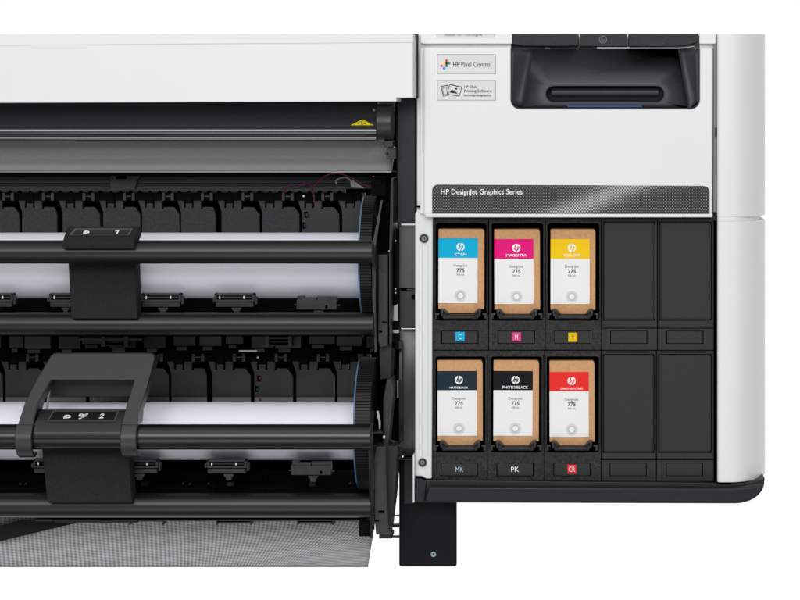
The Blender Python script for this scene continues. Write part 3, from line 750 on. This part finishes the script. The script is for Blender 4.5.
# stickers
def sticker(x0, x1, z0, z1, y=-0.25, m='sticker_paper'):
    s_ = MB().box(x0, x1, z0, z1, y-0.1, y+0.3).build('sticker', m, PR)
    e = MB(); t_ = 0.45
    e.box(x0, x1, z0, z0+t_, y-0.2, y); e.box(x0, x1, z1-t_, z1, y-0.2, y); e.box(x0, x0+t_, z0+t_, z1-t_, y-0.2, y); e.box(x1-t_, x1, z0+t_, z1-t_, y-0.2, y)
    e.build('sticker_edge', 'sticker_edge', s_)
    return s_
s1 = sticker(437.2, 496, 54, 73.8); s1['label'] = 'sticker with a cluster of coloured dots and pixel control lettering'
m = MB(); add_text(m, 'HP', 453, 459.8, 66.6, 4.6, -0.6, bold=0.012); m.build('lettering', 'print_dark', s1)
m = MB(); add_text(m, 'Pixel Control', 461.2, 491.2, 66.6, 4.6, -0.6, bold=0.004); m.build('lettering', 'print_dark', s1)
for (x, z, c) in ((446.6, 60.6, 'logo_red'), (444, 63.2, 'logo_yellow'), (446.6, 63.4, 'print_black'), (449.1, 63.2, 'logo_green'), (441.5, 65.9, 'logo_magenta'), (446.6, 65.9, 'logo_blue'), (444, 68.3, 'logo_cyan')):
    MB().disc(x, z, 1.35, -0.6, 0.2, 14).build('logo_dot', c, s1)
s2 = sticker(437.2, 496, 80.4, 100.4); s2['label'] = 'sticker with a drawing of two photo prints and printing software lettering'
m = MB(); add_text(m, 'HP Click', 464.2, 476.6, 88.2, 2.7, -0.6, bold=0.012); add_text(m, 'Printing Software', 464.2, 491.8, 92.2, 2.7, -0.6, bold=0.012); add_text(m, 'hp.com/go/designjetclick', 464.2, 491.4, 96.2, 1.8, -0.6, bold=0.014)
m.build('lettering', 'print_dark', s2)
m = MB()
def outline(pts, r=0.34): m.tube([(a, b, -0.6) for a, b in pts+[pts[0], pts[1]]], r, 6)
outline([(449.6, 84.4), (461.8, 87.2), (459.2, 96.2), (447.2, 94.2)], 0.42)
outline([(441, 86.4), (447.6, 85.2), (448.6, 95), (443.4, 96.4)], 0.36); outline([(442.4, 88), (446.6, 87.2), (447.2, 93.6), (443.8, 94.6)], 0.2)
m.flat([(449.4, 92.4), (452, 89.2), (453.6, 91), (454.6, 90.2), (457.8, 93.8)], -0.6, -0.4); m.disc(456.2, 88.8, 0.95, -0.6, 0.2, 12)
m.build('photo_drawing', 'print_black', s2)
s3 = sticker(436.4, 494.8, 34.05, 37.4, 1.75); s3['label'] = 'sticker cut by the upper picture edge with small grey lettering'
m = MB(); add_text(m, 'Adobe PDF Print Engine', 444.4, 482, 35.7, 3.2, 1.4, bold=0.01, clip=34.05); m.build('lettering', 'print_grey', s3)

# name strip with the halftone print
st = [(432.2, 213.0), (432.2, 190.5)]+[(438-5.8*math.cos(math.radians(a)), 190.4-5.8*math.sin(math.radians(a))) for a in range(15, 91, 15)]
st += [(703.6+6*math.sin(math.radians(a)), 192+-6*math.cos(math.radians(a))) for a in range(0, 91, 15)]+[(709.6, 214.4)]
ns = MB().flat(st, -1.1, 0.3).build('name_strip', 'halftone_print', PR, org=W(432, 213, -1))
m = MB(); add_text(m, 'HP DesignJet Graphics Series', 441, 522.4, 194.2, 5.0, -1.5, bold=0.008); m.build('lettering', 'print_white', ns)

# side column (rounded), in two storeys with a step at the seam
def column(z0, z1, name, xe=765):
    plan = [(717.2, 26), (717.2, 3), (718.6, 1), (722, 0.2)]
    n = 16
    for i in range(n+1):
        a = math.radians(90*i/n); plan.append((731+(xe-731)*math.sin(a), 0.4+62*(1-math.cos(a))))
    plan.append((xe, 190)); plan.append((717.2, 190))
    m = MB()
    f = lambda z: [Vector((W(x, 0, y if y < 63 else 62).x, y, W(0, z, 0).z)) for x, y in plan]
    A = [m.bm.verts.new(v) for v in f(z0)]
    if z0 < 40:
        for v in A: v.co.z = W(0, z0, v.co.y).z
    B = [m.bm.verts.new(v) for v in f(z1)]
    k = len(A); m.bm.faces.new(A); m.bm.faces.new(B[::-1])
    for i in range(k): m.bm.faces.new((A[i], B[i], B[(i+1) % k], A[(i+1) % k]))
    return m.build(name, 'white_shell', PR, 0.7)
column(34, 217.2, 'side_column'); column(221.6, 482.5, 'side_column')
column(217.0, 221.8, 'column_joint', 759.6)
MB().box(713.4, 717, 34.1, 212, 5, 30).build('door_gap', 'gap_grey', PR)
MB().box(420.4, 511, 42, 49, 9.5, 20).build('seam_filler', 'white_strip', PR)  # added white filler, keeps the seam from turning too dark
MB().box(699.8, 716, 42, 49, 9.5, 20).build('seam_filler', 'white_strip', PR)
MB().box(714.8, 717, 127.6, 137.4, 4, 12).build('gap_buffer', 'mech_grey', PR, 0.4)
MB().box(714.6, 716.4, 34.2, 43.6, 4, 12).build('panel_edge', 'white_strip', PR, 0.4)

# white strip on the left of the ink bay, ribbed, with two screws
m = MB(); m.flat([(415, 214), (418, 208), (432.6, 216.4), (432.6, 232), (431.6, 478.8), (426.5, 478.8), (421.5, 476.4), (415, 476.2)], 8, 40)
sp_ = m.build('edge_strip', 'white_strip', PR, 1.2, 3)
m = MB(); m.box(419.0, 419.8, 245, 456, 6.9, 8.4); m.box(421.6, 422.4, 245, 456, 6.9, 8.4); m.box(427.6, 428.4, 245, 456, 6.9, 8.4); m.build_each('strip_ridge', 'white_strip', sp_, 0.3)
MB().box(416.8, 423, 206, 207.6, 3, 12).build('strip_gap', 'void_black', PR)
def screw(x, z, r=4.0):
    o = MB().disc(x, z, r, 5.0, 4, 28).build('screw', 'screw_black', sp_, 0.4)
    MB().disc(x, z, r*0.62, 4.4, 1, 24, r*0.36).build('screw_head', 'screw_steel', o)
    MB().disc(x-0.1, z, r*0.2, 4.3, 1, 6).build('screw_pin', 'screw_steel', o)
    MB().disc(x, z, r*1.22, 7.2, 1, 32, r*0.98).build('screw_seat', 'sticker_edge', o)
screw(424, 238.4); screw(422.4, 462.6, 3.8)

# ---- base tray
curve = [(765, 478), (764.4, 482)]+[(735+29.5*math.cos(math.radians(a)), 482+21.6*math.sin(math.radians(a))) for a in range(10, 91, 10)]
m = MB(); m.flat([(414.8, 480), (700, 482.6), (722, 483.6), (745, 482.4), (758, 480.4)]+curve+[(414.8, 502.6)], 6, 190); m.build('base_tray', 'plum_black', PR, 1.0)
curve2 = [(735+28.5*math.cos(math.radians(a)), 484.5+18.6*math.sin(math.radians(a))) for a in range(0, 91, 10)]
m = MB(); m.flat([(428, 486.6), (700, 488), (730, 488.4), (752, 486.4)]+curve2+[(424, 502.2)], -8, 5.5); m.build('tray_front', 'dark_plum', PR, 3.0, 4)
m = MB(); m.flat([(415, 479), (421, 479.2), (426.4, 482.4), (424.4, 501.8), (415, 501.8)], 2, 30); m.build('tray_end', 'dark_plum', PR, 0.8)
MB().box(412.9, 414.3, 455, 502.4, -2, 30).build('end_sheet', 'white_strip', PR)

# ---- ink bay
MB().box(432.8, 716.6, 216, 482, 62, 70).build('bay_back', 'void_black', PR)
MB().box(432.8, 716.6, 216.4, 220.6, 16.4, 60).build('bay_header', 'mech_black', PR)
cols1 = [(432.9, 488.4), (488.9, 545.1), (545.6, 601.2), (601.7, 657.2), (657.7, 713.6)]
cols2 = [(432.7, 487.2), (487.7, 543.7), (544.2, 600.8), (601.3, 656.2), (656.7, 713.6)]
def bay(x0, x1, z0, z1, zs, hx0, hx1, hz0, hz1):
    inner = rrect(hx0, hx1, hz0, hz1, 2.6, 4)
    outer = rect_from(inner, x0, x1, z0, z1)
    m = MB(); m.ring([(a, b, 15) for a, b in outer], [(a, b, 15) for a, b in inner], 60)
    o = m.build('ink_slot', 'bay_plastic', PR, 0.7, 2)
    # raised rib at the sides and a lighter rim
    m = MB(); m.box(x0+0.6, x0+1.5, z0+4, zs-34, 13.2, 16); m.box(x1-1.2, x1-0.5, z0+4, zs-34, 13.2, 16); m.build_each('slot_rib', 'bay_edge', o, 0.4)
    return o
def window(o, x0, x1, z0, z1, mname='bay_blank'):
    m = MB(); m.box(x0, x1, z0, z1, 14.4, 16)
    m2_ = MB(); m2_.ring([(a, b, 14.6) for a, b in rect_from(rrect(x0, x1, z0, z1, .6, 2), x0-0.7, x1+0.7, z0-0.7, z1+0.7)], [(a, b, 14.6) for a, b in rrect(x0, x1, z0, z1, .6, 2)], 16)
    r = m2_.build('window_groove', 'void_black', o)
    return m.build('tag_window', mname, o, 0.3)
def clip(o, cx, z):
    """cradle under a cartridge: two raised horns, a stepped face and a black strip of painted shade below"""
    m = MB(); m.flat([(cx-19.6, z+1.6), (cx-17.4, z+1.6), (cx-12.8, z+4.6), (cx+13, z+4.6), (cx+17.4, z+1.6), (cx+19.2, z+1.6), (cx+19.2, z+5), (cx+17.2, z+9.2), (cx-17.6, z+9.2), (cx-19.6, z+5)], 9, 22)
    c_ = m.build('cradle_lip', 'bay_plastic', o, 0.8)
    for sg in (-1, 1):
        x = lambda v: cx+sg*v
        p = [(x(20.2), z-0.6), (x(16.8), z-0.6), (x(12.2), z+4.2), (x(14.4), z+4.4), (x(17.4), z+1.8), (x(18.2), z+6.4), (x(19.6), z+6.4), (x(20.4), z+2)]
        MB().flat(p if sg > 0 else p[::-1], 5.5, 16).build('cradle_horn', 'bay_edge', c_, 0.5)
        q = [(x(21.2), z+3.4), (x(26.0), z+3.4), (x(26.0), z+9), (x(23.2), z+9), (x(23.2), z+5.4), (x(21.2), z+5.4)]
        MB().flat(q if sg > 0 else q[::-1], 12.6, 16).build('side_clip', 'bay_edge', o, 0.5)
    MB().flat([(cx-15.2, z+5.8), (cx+15.2, z+5.8), (cx+14.2, z+8.2), (cx-14.2, z+8.2)], 7.4, 10).build('cradle_face', 'bay_edge', c_, 0.5)
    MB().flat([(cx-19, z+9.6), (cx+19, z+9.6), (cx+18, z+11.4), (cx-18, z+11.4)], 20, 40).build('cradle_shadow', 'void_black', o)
slots = {}
for r, (cols, z0, z1, hz0, hz1) in enumerate(((cols1, 218.4, 350.2, 223.4, 320.2), (cols2, 350.8, 481.4, 356.4, 452.4))):
    for c, (x0, x1) in enumerate(cols):
        zs = z1
        tagz = (331.2, 343.2) if r == 0 else (463.4, 475.6)
        if c < 3:
            o = bay(x0, x1, z0, z1, zs, x0+2.6, x1-1.9, hz0, hz1)
            cx = (438.5+484)/2-0.4+c*56.0 if r == 0 else (437.5+483)/2-0.2+c*56.0
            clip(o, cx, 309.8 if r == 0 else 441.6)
            MB().box(cx-21, cx+21, (321.6 if r == 0 else 453.6), (322.3 if r == 0 else 454.3), 14.2, 16).build('slot_step', 'side_sheet', o)
        else:
            zm = 328.5 if r == 0 else 460.2
            m = MB(); m.box(x0, x1, z0, zm-0.5, 15, 40); m.box(x0, x1, zm, z1, 15, 40)
            o = m.build('blank_slot', 'bay_blank', PR, 0.6)
            a0, a1, b0, b1 = x0+1.8, x1-2.0, z0+3.4, (320.4 if r == 0 else 452.6)
            g = MB(); t_ = 0.55
            g.ring([(p, q, 14.55) for p, q in rect_from(rrect(a0, a1, b0, b1, 2.5, 4), a0-0.1, a1+0.1, b0-0.1, b1+0.1)], [(p, q, 14.55) for p, q in rrect(a0+t_, a1-t_, b0+t_, b1-t_, 2.2, 4)], 15.4)
            g.build('blank_groove', 'void_black', o)
            m = MB(); m.flat(rrect(a0+1.2, a1-1.2, b0+1.2, b1-1.2, 2.0, 4), 13.6, 16); m.build('blank_plate', 'bay_blank', o, 0.9)
            m = MB(); m.box(x0+0.5, x0+1.1, z0+2, zm-2, 13.4, 16); m.build('blank_rib', 'bay_edge', o, 0.25)
            m = MB(); m.box(x0+3, x1-3, z0+0.6, z0+1.8, 13.8, 16); m.build('blank_ledge', 'bay_edge', o, 0.5)
            m = MB(); m.box(x0+2.5, x1-2.5, zm+0.5, zm+1.1, 14.2, 16); m.build('blank_ledge', 'bay_edge', o, 0.25)
        cxw = (x0+x1)/2-0.4
        window(o, cxw-18, cxw+17.6, *tagz)
        slots[(r, c)] = (o, cxw)
def tag(r, c, letters, colour, lc='print_white'):
    o, cxw = slots[(r, c)]; cxw -= 0.2
    zc = 337.2 if r == 0 else 469.2
    if r == 0: zc = 336.4+0.4*c
    if colour:
        MB().box(cxw-4.5, cxw+4.5, zc-4.5, zc+4.5, 13.9, 15).build('colour_tag', colour, o)
    m = MB(); wl = 2.2 if len(letters) == 1 else 4.0
    add_text(m, letters, cxw-wl/2*1.3 if len(letters) == 1 else cxw-3.9 if not colour else cxw-3.2, cxw+wl/2*1.3 if len(letters) == 1 else cxw+3.9 if not colour else cxw+3.2, zc+2.6, 5.0, 13.7, bold=0.0)
    m.build('tag_letters', lc, o)
tag(0, 0, 'C', 'tag_cyan'); tag(0, 1, 'M', 'tag_pink'); tag(0, 2, 'Y', 'tag_yellow', 'print_dark')
tag(1, 0, 'MK', None, 'pale_blue_print'); tag(1, 1, 'PK', None, 'print_white'); tag(1, 2, 'CR', 'tag_red')

# =============================================================== INK CARTRIDGES (six things)
def cartridge(x0, x1, zt, zb, lz0, lz1, bandz, cxl, name_txt, colour, label, nw):
    t = thing('ink_cartridge', label, 'ink cartridge', (x0+x1)/2, zb+4, 18, 'kraft board ink cartridges in the ink bay')
    cx = (x0+x1)/2
    pts = [(x0, zt), (x1-2.4, zt), (x1-0.8, zt+0.8), (x1, zt+3), (x1, zb), (cx+17.6, zb), (cx+12.6, zb+4.1), (cx-12.4, zb+4.1), (cx-17.2, zb), (x0, zb)]
    bx = MB().flat(pts, 18, 58).build('carton', 'kraft', t, 0.6)
    lb = MB().box(x0+0.1, x0+39.2, lz0, lz1, 17.5, 18.1).build('paper_label', 'label_white', t)
    MB().box(x0+0.05, x0+39.25, lz0, bandz, 17.2, 17.8).build('colour_band', colour, lb)
    # round emblem: white disc with slanted letters in the band colour
    MB().disc(cxl, lz0+8.9, 4.1, 16.95, 0.3, 32).build('round_emblem', 'print_white', lb)
    m = MB()
    for (sx, zA, zB) in ((cxl-1.9, -4.2, 2.0), (cxl+1.0, -1.2, 4.4)):
        z0_, z1_ = lz0+8.9+zA, lz0+8.9+zB
        m.flat([(sx+(-zA)*0.32-0.1, z0_), (sx+(-zA)*0.32+0.75, z0_), (sx+(-zB)*0.32+0.75, z1_), (sx+(-zB)*0.32-0.1, z1_)], 16.7, 16.9)
    z9 = lz0+8.9
    m.flat([(cxl-0.9, z9-1.4), (cxl-0.1, z9-1.4), (cxl+0.3, z9-0.9), (cxl-0.7, z9+2.0), (cxl-1.4, z9+2.0), (cxl-0.7, z9-0.5), (cxl-1.2, z9-0.7)], 16.7, 16.9)
    m.flat([(cxl+1.4, z9-1.4), (cxl+2.8, z9-1.4), (cxl+3.1, z9-0.8), (cxl+2.2, z9+1.8), (cxl+1.7, z9+2.0), (cxl+0.8, z9+2.0), (cxl+1.0, z9+1.4), (cxl+1.6, z9+1.3), (cxl+2.3, z9-0.7), (cxl+1.3, z9-0.8)], 16.7, 16.9)
    m.build('emblem_letters', colour, lb)
    m = MB(); add_text(m, name_txt, cxl-nw/2, cxl+nw/2, lz0+17.5, 1.9 if len(name_txt) > 11 or name_txt[:3] == 'MAT' else 2.5, 16.9, bold=0.02); m.build('colour_name', 'print_white', lb)
    m = MB(); add_text(m, 'DesignJet', cxl-6.9, cxl+6.9, lz0+28.6, 2.4, 17.2, bold=-0.004); add_text(m, '500 mL', cxl-3.9, cxl+3.9, lz0+37.4, 1.7, 17.2); m.build('small_print', 'print_grey', lb)
    m = MB(); add_text(m, '775', cxl-3.9, cxl+3.9, lz0+34.1, 3.6, 17.2, bold=0.02); m.build('number_print', 'print_dark', lb)
    t.rotation_euler.y = math.radians({'CYAN': 0.15, 'MAGENTA': -0.2, 'YELLOW': 0.1, 'MATTE BLACK': -0.12, 'PHOTO BLACK': 0.22, 'CHROMATIC RED': -0.15}[name_txt])
    zc = lz0+57.6
    MB().disc(cxl, zc, 6.0, 17.2, 0.3, 32).build('seal_ring', 'ring_mid', lb)
    MB().disc(cxl, zc, 4.0, 17.0, 0.3, 32, 2.5).build('seal_ring', 'ring_grey', lb)
    MB().disc(cxl, zc, 2.7, 16.9, 0.3, 24).build('seal_dot', 'print_white', lb)
    return t
cartridge(438.3, 484.2, 229, 309.2, 238, 303.2, 257.8, 460.4, 'CYAN', 'cyan', 'ink cartridge with a light blue band reading CYAN', 11.8)
cartridge(494.4, 540.2, 229.2, 309.8, 239, 304.0, 258.8, 516.6, 'MAGENTA', 'magenta', 'ink cartridge with a pink band reading MAGENTA', 20.6)
cartridge(550.4, 595.4, 229.2, 310.0, 239, 304.0, 258.8, 571.8, 'YELLOW', 'yellow', 'ink cartridge with a yellow band reading YELLOW', 17.6)
cartridge(437.6, 482.8, 360.2, 441.0, 371, 435.8, 390.2, 459, 'MATTE BLACK', 'slate', 'ink cartridge with a dark slate blue band reading MATTE BLACK', 18.6)
cartridge(493.2, 538.8, 360.2, 441.4, 371, 435.8, 390.2, 515.2, 'PHOTO BLACK', 'photo_black', 'ink cartridge with a black band reading PHOTO BLACK', 25.6)
cartridge(549.6, 594.8, 360.6, 442.0, 372, 436.8, 391.2, 571.8, 'CHROMATIC RED', 'red', 'ink cartridge with a red band reading CHROMATIC RED', 22.4)

# =============================================================== PAPER ROLLS (two things)
def roll(pyc, r, y, x1, gx0, gx1, gpy, gr, label, teeth, pyref):
    t = thing('paper_roll', label, 'paper roll', 300, pyc+r, y, 'white paper rolls lying in the roll bays')
    MB().cylx(XL, x1, pyc, y, r, 96, yref=pyref).build('paper', 'paper_white', t)
    fl = MB().gearx(gx0+1.6, gx1, gpy, y, gr, teeth, 1.3).build('spindle_flange', 'gear_black', t)
    MB().cylx(gx0, gx0+1.6, gpy, y, gr+0.6, 96).build('blue_ring', 'blue_ring', t, 0.3)
    return t
roll(267, 33.2, 46, 358.6, 357.8, 371, 262, 64, 'upper white paper roll behind the tube with the roll 1 tab', 124, 20)
roll(434, 28.8, 10, 353.6, 352.8, 369.5, 432, 66, 'lower white paper roll behind the loop handle of roll 2', 128, -12)

# =============================================================== STAND and BASKET
SD = thing('printer_stand', 'dark charcoal metal stand leg under the ink cabinet with a small steel screw', 'stand', 427, 567, 60)
m = MB(); m.box(399, 456.6, 459, 567, 36, 43); m.build('leg', 'leg_paint', SD, 2.4, 3)
MB().box(402, 452, 459.2, 566, 43.2, 96).build('leg_channel', 'leg_paint', SD)
m = MB(); m.box(404, 414, 459.4, 504, 33, 37); m.build('leg_plate', 'plum_black', SD, 0.5)
m = MB(); m.box(401, 413.6, 458.9, 460, 24, 36); m.build('leg_trim', 'side_sheet', SD)
m = MB(); m.disc(433.4, 554.4, 2.9, 34.2, 2, 24); s_ = m.build('screw', 'screw_teal', SD, 0.5)
MB().disc(433.6, 554.2, 1.2, 33.9, 1, 6).build('screw_socket', 'screw_black', s_)

BK = thing('paper_basket', 'grey mesh fabric catch basket hanging below the roll bays', 'basket', 180, 567, 30)
m = MB()
N_ = 90; rows = 10
top, bot = [], []
gv = []
for i in range(N_+1):
    colv = []
    for j in range(rows+1):
        f = j/rows; z = 517.5+(567-517.5)*f
        xr = 376-8*f if f > 0.35 else 376-2.8*f/0.35*1.0
        x = XL+(xr-XL)*i/N_
        y = 30+1.2*math.sin(x*0.05)+6*f
        colv.append(m.bm.verts.new(W(x, z, y)))
    gv.append(colv)
for i in range(N_):
    for j in range(rows): m.bm.faces.new((gv[i][j], gv[i][j+1], gv[i+1][j+1], gv[i+1][j]))
fb = m.build('mesh_fabric', 'mesh_fabric', BK, org=W(0, 517, 30))
sm = fb.modifiers.new('thick', 'SOLIDIFY'); sm.thickness = 0.0008
m = MB(); m.flat([(XL, 578-16), (XL, 543), (0, 526), (22, 520.4), (60, 520), (78, 522.6), (0, 541.4)][1:], 22, 24); m.build('fabric_strap', 'strap_black', BK)
m = MB(); m.box(52, 370, 519.4, 521.0, -28, 10); m.box(55, 138, 520.8, 522.8, -20, 10); m.box(216, 251, 522, 523.8, -20, -6); m.box(297, 333, 522, 523.8, -20, -6)
for x in (216, 250, 297, 332, 129, 162): m.box(x, x+1.6, 520.6, 525, -21, -6)
m.build('basket_rail', 'mech_black', BK, 0.3)
m = MB(); m.box(35, 52, 519.2, 521.2, -24, -10); m.box(139, 164, 519.4, 521.6, -24, -10); m.build_each('rail_clip', 'side_sheet', BK, 0.3)
